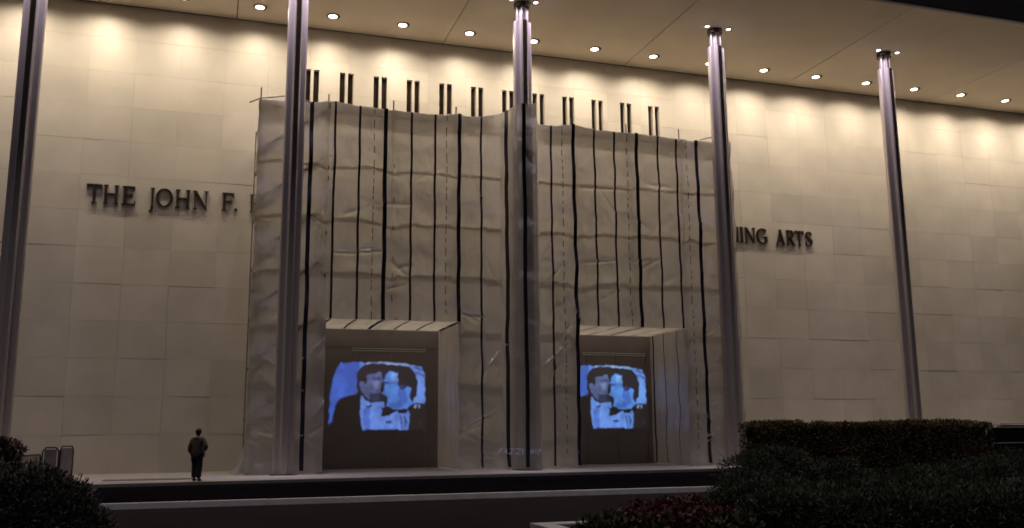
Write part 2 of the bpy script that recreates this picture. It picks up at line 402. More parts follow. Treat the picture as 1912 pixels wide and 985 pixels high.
def make_letter(c, px0, px1, parent):
    py = 366 + (px0-163)*.066
    x0, x1 = on_y(px0, py, -.16)[0], on_y(px1, py, -.16)[0]
    P, B, w = glyph(c); sx = (x1-x0)/w; m = MB(); d = 0
    for poly in P:
        m.prism([(x0+x*sx, CAP0+z*CAP) for x, z in poly], -.085-d, -.006); d += .0025
    for pts, ww in B:
        asp = sx/CAP
        Lp, Rp = band([(x*asp, z) for x, z in pts], ww)
        for i in range(len(Lp)-1):
            m.prism([(x0+q[0]*CAP, CAP0+q[1]*CAP) for q in (Rp[i], Rp[i+1], Lp[i+1], Lp[i])], -.085-d, -.006)
        d += .0025
    m.build('letter', LETTER, parent)
ins = thing('wall_inscription', 'dark bronze serif letters reading THE JOHN F. on the marble, left of the sheeting', 'lettering', (0, 0, 0), 'bronze wall lettering')
for c, a, b in (('T',160,189.5),('H',192,221),('E',227,252.5),('J',277,288),('O',291,322),('H',327,355),('N',359.5,389),('F',414,438),('.',438,443),('K',467,497)):
    make_letter(c, a, b, ins)
ins = thing('wall_inscription', 'dark bronze serif letters ending in ARTS on the marble, right of the sheeting', 'lettering', (0, 0, 0), 'bronze wall lettering')
for c, a, b in (('M',1356,1382),('I',1384,1391),('N',1393,1413),('G',1415,1436),('A',1451,1468.5),('R',1471,1488),('T',1487.5,1503.5),('S',1505.5,1520)):
    make_letter(c, a, b, ins)

# ------------------------------------------------------------------ scaffold
SY = -4.80
DOORS = [(4.47, 10.04), (15.50, 20.76)]; DZ = 6.16
POLES = [1.58, 4.36, 7.14, 9.93, 12.25, 15.38, 18.15, 20.90, 23.52]
LEDG = [2.2, 4.35, 6.5, 8.7, 10.9, 13.08, 15.0]
scaf = thing('scaffold', 'tube scaffold along the hall wall, wrapped in milky plastic sheeting', 'scaffold', (0, 0, 0))
def in_door(x): return any(a-.02 < x < b+.02 for a, b in DOORS)
for x in POLES:
    for y in (SY+.13, -.95):
        z0 = 6.45 if in_door(x) else 0.0
        zt = (15.75 if x != 12.25 else 15.3) if y < -2 else 15.0
        MB().tube((x, y, z0), (x, y, zt), .032, 8).build('pole', STEEL, scaf)
for z in LEDG:
    for y in (SY+.20, -.87):
        segs = [(1.56, 23.55)] if z > 6.3 else [(1.56, 4.4), (10.1, 15.4), (20.85, 23.55)]
        for a, b in segs: MB().tube((a, y, z), (b, y, z), .035, 8).build('ledger', DSTEEL, scaf)
    for x in POLES:
        if z > 6.3 or not in_door(x): MB().tube((x+.06, SY+.05, z-.07), (x+.06, -.7, z-.07), .03, 8).build('transom', STEEL, scaf)
for i in range(6):
    MB().tube((POLES[0], SY+.085, LEDG[i]), (POLES[1], SY+.085, LEDG[i+1]), .055, 8).build('brace', DSTEEL, scaf)
for i in range(6):
    MB().tube((POLES[-1], SY+.26, LEDG[i]), (POLES[-2], SY+.26, LEDG[i+1]), .03, 8).build('brace', STEEL, scaf)
for pts in ([(1.12, SY-.03, 15.0), (1.56, SY-.05, 15.22), (2.9, -4.95, 15.46), (3.62, SY-.06, 15.22)], [(21.9, SY-.06, 15.25), (22.75, -4.95, 15.5), (23.5, SY-.02, 15.2)]):
    MB().path(pts, .03, 7).build('column_tie', STEEL, scaf)

# ------------------------------------------------------------------ plastic sheeting
tops = [(482,184),(530,187),(583,191),(627,189),(673,197),(721,203),(769,209),(813,213),(857,214),(898,218),(940,211),(962,208),(990,207),(1001,231),(1027,235),(1069,232),(1108,241),(1145,246),(1187,249),(1226,254),(1261,259),(1299,262),(1330,264),(1366,265)]
TP = np.array([on_y(a, b, SY) for a, b in tops])
def ztop(x): return np.interp(x, TP[:, 0], TP[:, 2])
XL, XR = 1.50, 23.60
C3 = COLX[2]
ridges = []
def ridge(px0, py0, px1, py1, w=.055, amp=.10):
    a, b = on_y(px0, py0, SY), on_y(px1, py1, SY); ridges.append((a[0], a[2], b[0], b[2], w, amp))
for r in [(868,798,925,768),(868,812,895,822),(895,822,945,838),(862,848,945,852),(905,828,942,815),(1085,490,1150,485),(1115,345,1150,400),(1085,350,1180,352),(1180,487,1235,485),
          (700,380,768,382),(668,470,715,468),(730,490,765,520),(880,330,905,380),(905,480,945,560),(935,300,955,400),(1000,560,1050,490),(1010,480,1040,440),(1000,800,1075,560),(1065,560,1090,620),
          (1310,840,1340,800),(1320,820,1350,850),(1290,820,1330,810),(470,800,520,812),(465,820,510,835),(1295,790,1335,820),(1000,700,1060,640),(1040,800,1075,830),(860,580,890,600),(862,585,905,590),
          (735,500,770,495),(640,400,670,390),(1200,500,1235,480),(1210,345,1260,352),(1300,640,1345,600),(580,660,606,632),(900,700,945,640),(690,545,760,530),(620,470,668,472),(1120,560,1160,540)]: ridge(*r)
for _ in range(70):
    a, b = rng.uniform(XL, XR), rng.uniform(.2, 6.5); t = rng.choice([-1, 1])*rng.uniform(.35, 1.25); l = rng.uniform(.35, 1.3)
    ridges.append((a, b, a+l*math.cos(t), b+l*math.sin(t), rng.uniform(.025, .05), rng.uniform(.03, .075)))
for _ in range(60):
    a, b = rng.uniform(XL, XR), rng.uniform(.5, 15); t = rng.uniform(-1.0, 1.0) if rng.random() < .6 else rng.uniform(.9, 2.2); l = rng.uniform(.4, 1.6)
    ridges.append((a, b, a+l*math.cos(t), b+l*math.sin(t), rng.uniform(.03, .07), rng.uniform(.012, .04)))
for _ in range(70):
    a, b = C3+rng.uniform(-.5, .3), rng.uniform(3, 15.2); t = rng.normal(0, .35); l = rng.uniform(.2, .6)
    ridges.append((a, b, a+l*math.cos(t), b+l*math.sin(t), .03, rng.uniform(.015, .04)))
def Dy(x, z):
    x = np.asarray(x, float); z = np.asarray(z, float)
    d = .05*np.cos(2*np.pi*(z-13.08)/2.18)
    d = d + .05*fbm(x*.7+3, z*.28, 3) + .028*fbm(x*1.6+z*.5, z*.8, 11) + .014*fbm(x*5+z*2, z*3.1-x, 21)
    for p in POLES: d = d + .05*np.exp(-((x-p)/.22)**2)
    for (x0, z0, x1, z1, w, amp) in ridges:
        ex, ez = x1-x0, z1-z0; L2 = ex*ex+ez*ez+1e-9
        t = np.clip(((x-x0)*ex+(z-z0)*ez)/L2, 0, 1); q = (x-x0-t*ex)**2+(z-z0-t*ez)**2
        d = d + amp*np.exp(-q/(w*w))*np.sin(np.pi*(.12+.76*t))
    u = np.abs(x-C3)                                  # wraps the middle column
    d = np.where(u < 1.6, np.maximum(d, 0)*np.clip(u/1.2, .25, 1) + 1.09*(1-np.clip((u-.46)/.42, 0, 1)**.8) + 0*z, d)
    d = np.maximum(d, -.025)
    hem = np.clip((.5-z)/.5, 0, 1); d = d + hem*(.06+.10*fbm(x*2.2, x*0, 31))
    return SY - d
def wob(k, z): return .02*fbm(np.asarray(z)*.55, np.zeros_like(z)+k*7.3, 51)*np.clip((15.2-np.asarray(z))/2, 0, 1)
tape_px = [(583,193,1),(627,190,0),(673,197,0),(721,205,1),(769,210,0),(813,213,0),(857,214,1),(898,218,0),(940,212,0),(978,208,1),(1027,236,0),(1069,235,1),(1108,242,0),(1145,246,0),(1187,249,1),(1226,254,0),(1261,260,0),(1299,263,1)]
TX = [(float(on_y(a, b, SY if a != 978 else -5.9)[0]), w) for a, b, w in tape_px]
sheeting = thing('plastic_sheeting', 'milky translucent plastic sheeting with dark vertical tapes, wrapped over the scaffold', 'sheeting', (0, 0, 0))
bounds = [XL] + [x for x, _ in TX] + [XR]
def bx(k, z):       # wobbling boundary x
    if k == 0: return np.full_like(z, XL) - .03*np.clip((3-z)/3, 0, 1) + .03*fbm(z*1.3, z*0, 71)
    if k == len(bounds)-1: return np.full_like(z, XR) + .03*fbm(z*1.3, z*0, 72)
    return bounds[k] + wob(k, z)
def hemz(x): return .05 + .05*vnoise(x*1.7, x*0, 5)
for k in range(len(bounds)-1):
    xm = (bounds[k]+bounds[k+1])/2; spans = []
    a, b = bounds[k], bounds[k+1]
    cuts = sorted({a, b} | {q for d in DOORS for q in d if a+.02 < q < b-.02})
    for ca, cb in zip(cuts[:-1], cuts[1:]):
        mid = (ca+cb)/2; zb = DZ if in_door(mid) else None
        nx = max(4, int((cb-ca)/.055)); nz = 200 if zb is None else 118
        U = np.linspace(0, 1, nx); V = np.linspace(0, 1, nz)
        fa, fb = (ca-a)/(b-a), (cb-a)/(b-a)
        UU, VV = np.meshgrid(fa+(fb-fa)*U, V, indexing='ij')
        X0 = a+(b-a)*UU; zt = ztop(X0) - .04*np.abs(fbm(X0*3, X0*0, 61)); z0 = hemz(X0) if zb is None else np.full_like(X0, zb)
        Z = z0+(zt-z0)*VV
        X = np.clip(bx(k, Z) + (bx(k+1, Z)-bx(k, Z))*UU, *( (ca-.2, cb+.2) ))
        if zb is None:
            for da, db in DOORS:
                if abs(ca-db) < 1e-6: X = np.where(UU <= fa+1e-9, db, X)
                if abs(cb-da) < 1e-6: X = np.where(UU >= fb-1e-9, da, X)
        P = np.stack([X, Dy(X, Z), Z], -1)
        MB().grid(P).build('sheet_panel', SHEET, sheeting, smooth=True)
# tapes
for k, (x, wide) in enumerate(TX):
    w = .085 if wide else .048
    zb = DZ if in_door(x) else .12
    Z = np.linspace(zb, float(ztop(x))-.02 + (.03 if wide else 0), 130); X = x + wob(k+1, Z)
    rows = []
    for q in (-1, 0, 1):
        XX = X + q*w; rows.append(np.stack([XX, Dy(XX, Z)-.012, Z], -1))
    MB().grid(np.stack(rows)).build('tape', TAPE, sheeting, smooth=True)
    if in_door(x):        # runs on under the doorway's soffit
        Yv = np.linspace(float(Dy(x, DZ)), -1.3, 14); sh = -.05*np.sin(np.linspace(0, 3, 14))
        rows = [np.stack([x+sh+q*w, Yv, np.full_like(Yv, DZ-.012)], -1) for q in (-1, 1)]
        MB().grid(np.stack(rows)).build('tape', TAPE, sheeting)
# rows of clips along the overlaps
for px, py in ((700,200),(834,212),(1048,236),(1168,248),(1280,261),(737,205),(616,190)):
    x = float(on_y(px, py, SY)[0]); m = MB(); zb = DZ if in_door(x) else .3
    z = float(ztop(x))-.1
    while z > zb+.3:
        l = rng.uniform(.12, .42); wv = .016
        Z = np.array([z-l, z]); rows = [np.stack([x+q*wv+wob(40, Z), Dy(x+q*wv, Z)-.014, Z], -1) for q in (-1, 1)]
        if px not in (737, 616) or rng.random() < .25: m.grid(np.stack(rows))
        z -= l+rng.uniform(.06, .3)
    m.build('clip_row', SEAM, sheeting)['kind'] = 'stuff'
# top hem rolled over the upper ledger
for a, b in ((XL, C3-1.2), (C3+.9, XR)):
    X = np.linspace(a, b, 90); rows = []
    for q, (oy, oz) in enumerate(((.0, -.02), (.10, .03), (.34, .02), (.42, -.25))):
        zt = ztop(X)-.04*np.abs(fbm(X*3, X*0, 61)); rows.append(np.stack([X, Dy(X, zt)+oy, zt+oz-.012+.02*vnoise(X*2, X*0+q, 8)], -1))
    MB().grid(np.stack(rows)).build('top_hem', SHEET, sheeting, smooth=True)
# end returns
for xe, s in ((XL, 0), (XR, len(bounds)-1)):
    Z = np.linspace(.06, 15.2, 110); rows = []
    for t in np.linspace(0, 1, 12):
        X = bx(s, Z)+.05*fbm(Z*.6, Z*0+t*3, 77)*math.sin(math.pi*t); y0 = Dy(np.full_like(Z, xe), Z)
        X = X + (.5*t if xe == XL else -.3*t); rows.append(np.stack([X, y0+(-.12-y0)*t, np.minimum(Z, 15.2)], -1))
    MB().grid(np.stack(rows)).build('end_return', SHEET, sheeting, smooth=True)
# loose tail at the lower left corner
P = np.zeros((8, 14, 3))
for i in range(8):
    for j in range(14):
        u, v = i/7, j/13
        P[i, j] = (XL-.02-.55*u*(1-v)**1.3, SY+.1+.35*u-.12*math.sin(5*u+3*v), .03+1.3*v*(1-.15*u)+.03*math.sin(9*u))
MB().grid(P).build('loose_tail', SHEET, sheeting, smooth=True)
# doorway soffits and jambs
SBK = -1.2
for da, db in DOORS:
    X = np.linspace(da, db, 60); rows = []
    for t in np.linspace(0, 1, 24):
        y0 = Dy(X, np.full_like(X, DZ)); rows.append(np.stack([X, y0+(SBK-.02-y0)*t, DZ+.05*fbm(X*1.1, X*0+t*4, 91)*math.sin(math.pi*t)], -1))
    MB().grid(np.stack(rows)).build('doorway_soffit', SHEET, sheeting, smooth=True)
    for xe in (da, db):
        Z = np.linspace(.06, DZ, 70); rows = []
        for t in np.linspace(0, 1, 40):
            y0 = Dy(np.full_like(Z, xe), Z); rows.append(np.stack([xe+.06*fbm(Z*.35, Z*0+t*9, 95)*math.sin(math.pi*t), y0+(SBK-.02-y0)*t, Z], -1))
        G = np.stack(rows); MB().grid(G).build('doorway_jamb', SHEET, sheeting, smooth=True)
        if xe == db:
            tl = [.93, .6, .28] if da > 12 else []
            for q, t0 in enumerate(tl):
                i = int(t0*39); w = .07 if q == 0 else .03
                A = G[i].copy(); A[:, 0] -= .01; A[:, 1] += .04*fbm(A[:, 2]*.9, A[:, 2]*0+q, 99)
                A2 = A.copy(); A2[:, 1] += w*1.6; A[:, 1] -= w*.4
                MB().grid(np.stack([A, A2])).build('tape', TAPE, sheeting)

# ------------------------------------------------------------------ entrance screens with the projected picture
def srgb(c): return np.where(np.array(c)/255 <= .04045, np.array(c)/255/12.92, ((np.array(c)/255+.055)/1.055)**2.4)
def pic_mat(gain):
    m = bpy.data.materials.new('projected_picture'); m.use_nodes = True; N = m.node_tree.nodes; L = m.node_tree.links; p = N['Principled BSDF']
    at = N.new('ShaderNodeVertexColor'); at.layer_name = 'picture'
    p.inputs['Base Color'].default_value = (.30, .27, .26, 1); p.inputs['Roughness'].default_value = .9
    L.new(at.outputs[0], p.inputs['Emission Color']); p.inputs['Emission Strength'].default_value = gain
    return m
Z2 = lambda x, y: (590+x*.3047, 590+y*.3047)
DK = (2, 2, 6)
SHAPES = [
 ((64,100,206), [(150,285),(262,276),(252,470),(150,505),(125,530),(106,640),(86,660),(93,450),(115,340)]),
 ((92,128,222), [(262,276),(300,280),(255,330),(246,400)]),
 ((112,152,240), [(548,288),(645,300),(660,350),(668,528),(588,532),(612,480),(626,400),(600,330)]),
 ((40,66,160), [(590,296),(648,318),(650,332),(596,308)]), ((40,66,160), [(606,330),(658,356),(658,366),(612,342)]),
 ((150,180,245), [(300,281),(400,276),(560,288),(600,300),(540,296),(420,288),(300,290)]),
 ((22,22,32), [(250,340),(285,300),(340,282),(420,288),(440,320),(405,350),(330,345),(300,380),(280,400),(265,420),(285,470),(258,468),(243,420)]),
 ((88,98,150), [(312,352),(395,340),(402,400),(388,440),(396,475),(402,500),(372,526),(322,512),(286,472),(264,424),(268,402),(284,398),(300,412)]),
 ((58,64,108), [(340,372),(392,372),(392,384),(340,388)]), ((48,52,92), [(330,470),(395,470),(400,500),(372,526),(322,512)]),
 ((120,132,185), [(345,395),(380,392),(378,440),(350,445)]),
 ((86,138,230), [(436,336),(492,338),(502,400),(548,420),(578,440),(574,500),(592,532),(560,566),(480,572),(428,545),(440,505),(398,482),(420,430),(404,398)]),
 ((66,108,205), [(500,440),(545,450),(560,520),(520,560),(470,565),(440,540),(500,520)]),
 ((20,20,30), [(398,350),(418,316),(470,300),(540,304),(592,338),(620,400),(614,460),(590,522),(574,500),(580,440),(556,424),(540,445),(508,440),(500,400),(492,340),(440,336),(410,372)]),
 ((40,52,110), [(404,398),(450,402),(448,414),(406,412)]), ((24,26,44), [(380,474),(420,478),(444,498),(420,508),(386,492)]),
 ((46,56,110), [(500,418),(540,420),(536,446),(508,448)]), ((130,175,245), [(455,345),(488,345),(494,392),(460,392)]),
 ((106,144,234), [(275,480),(300,512),(330,528),(412,522),(418,556),(400,600),(440,610),(480,580),(560,572),(576,598),(560,694),(284,694),(270,600)]),
 ((80,112,205), [(288,560),(326,560),(332,694),(292,694)]), ((96,126,215), [(480,600),(505,596),(500,694),(470,694)]),
 ((30,40,84), [(300,545),(345,540),(340,556),(310,560)]),
 (DK, [(404,556),(435,574),(468,580),(440,606),(398,618)]), (DK, [(498,576),(562,568),(556,592),(500,594)]), ((44,60,130), [(420,636),(470,644),(452,658),(424,650)]),
 ((40,56,120), [(520,610),(532,690),(524,690),(512,612)]), ((40,56,120), [(545,606),(556,680),(548,682),(538,612)]),
 ((22,20,24), [(592,532),(672,528),(676,694),(562,694),(578,598)]),
 ((150,160,215), [(600,540),(612,538),(612,560),(602,558)]), ((140,150,205), [(622,538),(634,536),(634,562),(624,560)]),
 ((60,60,74), [(640,640),(646,640),(648,660),(641,660)]),
]
def inside(px, py, poly):
    r = np.zeros(px.shape, bool); n = len(poly)
    for i in range(n):
        (xa, ya), (xb, yb) = poly[i], poly[(i+1) % n]
        c = ((ya > py) != (yb > py)) & (px < (xb-xa)*(py-ya)/((yb-ya) or 1e-9)+xa); r ^= c
    return r
def picture(xoff, parent, gain, tint):
    nx, ny, ss = 150, 112, 3
    x0, x1, y0, y1 = 70, 690, 262, 720
    gx = np.linspace(x0, x1, nx*ss); gy = np.linspace(y0, y1, ny*ss); GX, GY = np.meshgrid(gx, gy)
    jx = GX + 5*fbm(GX*.06, GY*.06, 5); jy = GY + 5*fbm(GX*.06, GY*.06, 9)
    img = np.zeros(GX.shape+(3,))
    for c, poly in SHAPES: img[inside(jx, jy, poly)] = srgb(c)
    img = img.reshape(ny, ss, nx, ss, 3).mean((1, 3))
    k = np.array([.3, .4, .3])
    for ax in (0, 1): img = sum(np.roll(img, s, ax)*w for s, w in zip((-1, 0, 1), k))
    cy = np.arange(ny)[:, None, None]; img *= (.93+.07*np.sin(cy*2.1))*(1+.22*fbm(np.arange(nx)[None, :, None]*.05, cy*.06, 33))*(1+.16*fbm(np.arange(nx)[None, :, None]*.15, cy*.15, 13))
    img = np.clip(img*np.array(tint), 0, 1)
    a = on_y(*Z2(x0, y0), SBK); b = on_y(*Z2(x1, y1), SBK)
    P = np.zeros((nx+1, ny+1, 3)); P[..., 0] = np.linspace(a[0], b[0], nx+1)[:, None]+xoff; P[..., 1] = SBK-.012; P[..., 2] = np.linspace(a[2], b[2], ny+1)[None, :]
    me = MB().grid(P).mesh('picture', pic_mat(gain)); ca = me.color_attributes.new('picture', 'FLOAT_COLOR', 'CORNER')
    fc = np.concatenate([np.transpose(img, (1, 0, 2)).reshape(-1, 3), np.ones((nx*ny, 1))], 1)
    ca.data.foreach_set('color', np.repeat(fc, 4, 0).astype(np.float32).ravel())
    return inst('picture', me, parent)
for (da, db), xo, gain, tint, lab in ((DOORS[0], 0, .72, (1, 1, 1), 'left'), (DOORS[1], 11.0, .82, (.95, 1.12, 1.02), 'right')):
    t = thing('entrance_screen', 'grey screen filling the %s doorway with a projected blue picture of two men in tuxedos' % lab, 'screen', (0, 0, 0), 'entrance screens')
    xs = [da+.04, da+1.80, da+3.35, da+4.94, db-.03]
    for a, b in zip(xs[:-1], xs[1:]): MB().box(a+.01, b-.01, SBK, SBK+.06, .02, 5.14).build('panel', SCREEN, t)
    MB().box(da+.04, db-.03, SBK-.004, SBK+.08, 5.36, DZ-.03).build('header', SCREEN, t)
    MB().box(da+.04, db-.03, SBK+.03, SBK+.08, 5.14, 5.36).build('transom_infill', SCREEN, t)
    for z in (5.19, 5.29): MB().tube((da+1.6, SBK-.03, z), (da+4.95, SBK-.03, z), .022, 8).build('rail', RAIL, t)
    picture(xo, t, gain, tint)

# faint projected words low on the wrapped column
GLOW = emit('projected_violet_words', (.20, .18, .28), .4)
wt = thing('projected_caption', 'faint violet projected words low on the wrapped middle column', 'projection', (0, 0, 0))
def word(s, px0, px1, py, h):
    segs = {'P': [[(0,0),(.12,1)],[(.1,1),(.6,1),(.6,.55),(.08,.5)]], 'A': [[(0,0),(.45,1),(.6,0)],[(.15,.35),(.55,.35)]], 'Z': [[(.05,1),(.65,1),(0,0),(.6,0)]],
            'I': [[(.2,0),(.35,1)]], 'L': [[(.2,1),(.1,0),(.5,0)]], 'E': [[(.6,1),(.12,1),(0,0),(.5,0)],[(.08,.5),(.5,.5)]], 'H': [[(0,0),(.12,1)],[(.5,0),(.62,1)],[(.06,.5),(.56,.5)]]}
    adv = (px1-px0)/len(s)
    for i, c in enumerate(s):
        m = MB()
        for pl in segs[c]:
            for (u0, v0), (u1, v1) in zip(pl[:-1], pl[1:]):
                q = []
                for n in range(4):
                    u, v = u0+(u1-u0)*n/3, v0+(v1-v0)*n/3
                    p = on_y(px0+adv*(i+u*1.1), py-h*v, -5.9); p[1] = float(Dy(p[0], p[2]))-.02; q.append(p)
                for p0, p1 in zip(q[:-1], q[1:]):
                    m.tube(p0, p1, .016, 5)
        m.build('letter', GLOW, wt)
word('PAZZI', 947, 981, 848, 10); word('HIP', 991, 1012, 847, 9)

MB_ = MB().box(-3.3, -.35, -7.5, -6.4, .003, .014)
tag(MB_.build('floor_mat', MAT_DARK), 'dark flat mat lying on the pale paving left of the person', 'mat')

# ------------------------------------------------------------------ crowd barriers at the left
BARM = mat('barrier_steel', (.07, .05, .05), .5, metal=.3); BARP = mat('barrier_board', (.30, .28, .29), .7, noise=.15)
def barrier(p, q, h, z0, board, lab):
    t = thing('crowd_barrier', lab, 'barrier', (0, 0, 0), 'crowd barriers at the left')
    p, q = Vector((p[0], p[1], z0)), Vector((q[0], q[1], z0)); d = (q-p).normalized(); n = Vector((-d.y, d.x, 0)); L = (q-p).length
    up = Vector((0, 0, 1)); r = .024
    pts = [p+up*.15, p+up*(h-.12), p+up*h+d*.1, q+up*h-d*.1, q+up*(h-.12), q+up*.15, p+up*.15]
    MB().path(pts, r, 8).build('frame', BARM, t)
    for e in (p+d*.25, q-d*.25):
        MB().path([e+n*.3+up*.02, e+n*.12+up*.17, e-n*.12+up*.17, e-n*.3+up*.02], .02, 7).build('foot', BARM, t)
    if board:
        a, b = p+d*.06, q-d*.06; m = MB(); o = n*.008
        A = [a+up*.2, b+up*.2, b+up*(h-.06), a+up*(h-.06)]
        m.v = [tuple(v+o) for v in A]+[tuple(v-o) for v in A]; m.f = [(0,1,2,3),(7,6,5,4),(0,4,5,1),(1,5,6,2),(2,6,7,3),(3,7,4,0)]
        m.build('board', BARP, t)
    else:
        k = int(L/.13)
        for i in range(1, k): e = p+d*(L*i/k); MB().tube(e+up*.15, e+up*h, .009, 6).build('bar', BARM, t)
def P_at(px, y): a = on_y(px, 840, y); return (a[0], a[1])
barrier(P_at(137, -8.1), P_at(113, -10.0 + 1.1), 1.2, 0, True, 'crowd barrier with solid board, farthest right of the three by the dark left shrub')
barrier(P_at(110, -9.0), P_at(80, -10.2 + .9), 1.17, 0, True, 'crowd barrier with solid board, in the middle of the three by the left shrub')
barrier(P_at(77, -10.6), P_at(36, -13.2), 1.08, -.10, False, 'crowd barrier with open upright bars, leftmost behind the dark shrub')

# ------------------------------------------------------------------ plants
def leaves(pts, nrm, ln, wd, jit=.5):
    """one kite-shaped leaf per point; nrm gives the growth direction"""
    n = len(pts); d = nrm + rng.normal(0, jit, (n, 3)); d /= np.linalg.norm(d, axis=1)[:, None]+1e-9
    s = np.cross(d, rng.normal(0, 1, (n, 3))); s /= np.linalg.norm(s, axis=1)[:, None]+1e-9
    L = (ln*rng.uniform(.6, 1.4, n))[:, None]; W = (wd*rng.uniform(.7, 1.3, n))[:, None]
    V = np.stack([pts, pts+d*L*.5+s*W*.5, pts+d*L, pts+d*L*.5-s*W*.5], 1).reshape(-1, 3)
    return V, np.arange(4*n).reshape(n, 4)
def foliage(name, V, Fc, m, parent):
    me = bpy.data.meshes.new(name); me.vertices.add(len(V)); me.vertices.foreach_set('co', V.astype(np.float32).ravel())
    me.loops.add(Fc.size); me.loops.foreach_set('vertex_index', Fc.astype(np.int32).ravel())
    me.polygons.add(len(Fc)); me.polygons.foreach_set('loop_start', np.arange(0, Fc.size, 4, dtype=np.int32)); me.polygons.foreach_set('loop_total', np.full(len(Fc), 4, np.int32))
    me.materials.append(m); me.update(); me.validate(); return inst(name, me, parent)
def shrub(name, lab, cat, blobs, n, m, ln, wd, up=.6, ground=-.15, group=None):
    """blobs: (x,y,z,rx,ry,rz)"""
    b0 = np.array(blobs, float); t = thing(name, lab, cat, (b0[0, 0], b0[0, 1], ground), group)
    org = np.array([b0[0, 0], b0[0, 1], ground]); vol = b0[:, 3]*b0[:, 5]; pick = rng.choice(len(b0), n, p=vol/vol.sum()); B = b0[pick]
    d = rng.normal(0, 1, (n, 3)); d /= np.linalg.norm(d, axis=1)[:, None]
    rad = rng.uniform(.55, 1.0, n)**.6*(1+.16*fbm(d[:, 0]*3+B[:, 0]*2, d[:, 2]*3+d[:, 1]*2, 17))
    p = B[:, :3]+d*B[:, 3:6]*rad[:, None]; ok = p[:, 2] > ground; p = p[ok]; d = d[ok]
    nr = d*.8; nr[:, 2] += up
    V, Fc = leaves(p-org, nr, ln, wd); foliage('foliage', V, Fc, m, t)
    st = MB()
    for q in b0:
        base = Vector((b0[0, 0]+(q[0]-b0[0, 0])*.6-org[0], q[1]-org[1], 0.0))
        st.tube(base, (q[0]-org[0], q[1]-org[1], q[2]-ground), .03, 6, .012)
        for _ in range(7):
            e = rng.normal(0, 1, 3); e /= np.linalg.norm(e); e[2] = abs(e[2])
            st.tube((q[0]-org[0], q[1]-org[1], q[2]-ground-.1*q[5]), tuple(q[:3]-org+e*q[3:6]*.8), .012, 5, .004)
    st.build('stems', TWIG, t)['kind'] = 'stuff'; return t
def blob_px(px, py, depth_y, rx, ry, rz):
    p = on_y(px, py, depth_y); return (p[0], p[1], p[2], rx, ry, rz)
# left foreground shrub
shrub('shrub', 'large dark rounded shrub filling the lower left corner', 'shrub',
      [blob_px(40, 958, -26.5, .95, .7, .72), blob_px(100, 948, -26, .64, .6, .50), blob_px(-50, 950, -26.3, .9, .7, .75), blob_px(138, 965, -26.1, .36, .5, .42), blob_px(50, 925, -26.1, .55, .5, .38), blob_px(90, 985, -26.6, .9, .6, .5), blob_px(150, 985, -26.4, .32, .4, .45)], 26000, DARKLEAF, .085, .03, .5)
shrub('shrub', 'small round reddish shrub rising behind the dark shrub at the left edge', 'shrub',
      [blob_px(12, 842, -20.5, .36, .35, .26), blob_px(-30, 850, -20.6, .5, .4, .45), blob_px(5, 880, -20.6, .35, .35, .5)], 6000, REDLEAF, .07, .03, .3)
# right: clipped hedge
hx0, hx1 = on_y(1426, 800, -24.5)[0], on_y(1852, 800, -24.5)[0]
hz = on_y(1600, 789, -24.5)[2]
hd = thing('clipped_hedge', 'long box-clipped brownish hedge with a flat top right of the sheeting', 'hedge', ((hx0+hx1)/2, -24.0, -.15))
n = 42000; cx = (hx0+hx1)/2; hw = (hx1-hx0)/2; face = rng.choice(5, n, p=[.40, .28, .12, .12, .08]); P = np.zeros((n, 3)); Nn = np.zeros((n, 3))
u, v = rng.uniform(-1, 1, n), rng.uniform(0, 1, n); H_ = hz+.15
for fcs, (fx, nv) in enumerate(((lambda u, v: (u*hw, -.5, v*H_), (0, -1, .2)), (lambda u, v: (u*hw, (v-.5)*1.1, H_+0*u), (0, 0, 1)), (lambda u, v: (-hw+0*u, u*.55, v*H_), (-1, 0, .2)), (lambda u, v: (hw+0*u, u*.55, v*H_), (1, 0, .2)), (lambda u, v: (u*hw, .5, v*H_), (0, 1, .2)))):
    s = face == fcs; q = fx(u[s], v[s])
    for a in range(3): P[s, a] = q[a]
    Nn[s] = nv
P += Nn*(.07*fbm(P[:, 0]*2.2+P[:, 1], P[:, 2]*2.2+P[:, 1], 23)[:, None] - rng.uniform(0, .10, n)[:, None]); P[:, 2] = np.clip(P[:, 2], .03, None)
V, Fc = leaves(P, Nn, .055, .03, .6); foliage('foliage', V, Fc, HEDGELEAF, hd)
MB().box(-hw+.10, hw-.10, -.40, .40, .02, H_-.045).build('inner_twigs', TWIG, hd)
# junipers in front of the hedge
J = [[(1395,885,-25.6,.62,.6,.42),(1440,875,-25.4,.6,.6,.45),(1480,895,-25.6,.7,.6,.5),(1420,930,-26.3,.7,.6,.5),(1440,985,-27.6,.75,.6,.5),(1500,1000,-27.9,.8,.6,.5)],
     [(1540,905,-26.2,.75,.6,.5),(1600,925,-26.4,.8,.6,.5),(1520,955,-26.9,.8,.6,.5),(1590,975,-27.1,.9,.6,.5),(1560,1015,-28.2,.9,.6,.5),(1640,1020,-28.2,.9,.6,.5)],
     [(1690,925,-26.2,.85,.6,.55),(1760,915,-26.0,.8,.6,.55),(1680,985,-26.9,.9,.6,.55),(1770,980,-26.8,.9,.6,.6),(1720,1025,-28.1,.9,.6,.55),(1790,1025,-28.0,.9,.6,.55)],
     [(1850,905,-25.9,.8,.6,.6),(1920,895,-25.8,.8,.6,.65),(1860,975,-26.6,.9,.6,.6),(1950,960,-26.4,.9,.6,.6),(1860,1030,-28.0,.9,.6,.6),(1940,1020,-27.9,.9,.6,.6)]]
labs = ['low spreading juniper at the left tip of the planting, beside the red flowers', 'low dark juniper spreading before the left half of the clipped hedge',
        'low juniper spreading before the right half of the clipped hedge', 'spreading juniper in the lower right corner before the parked car']
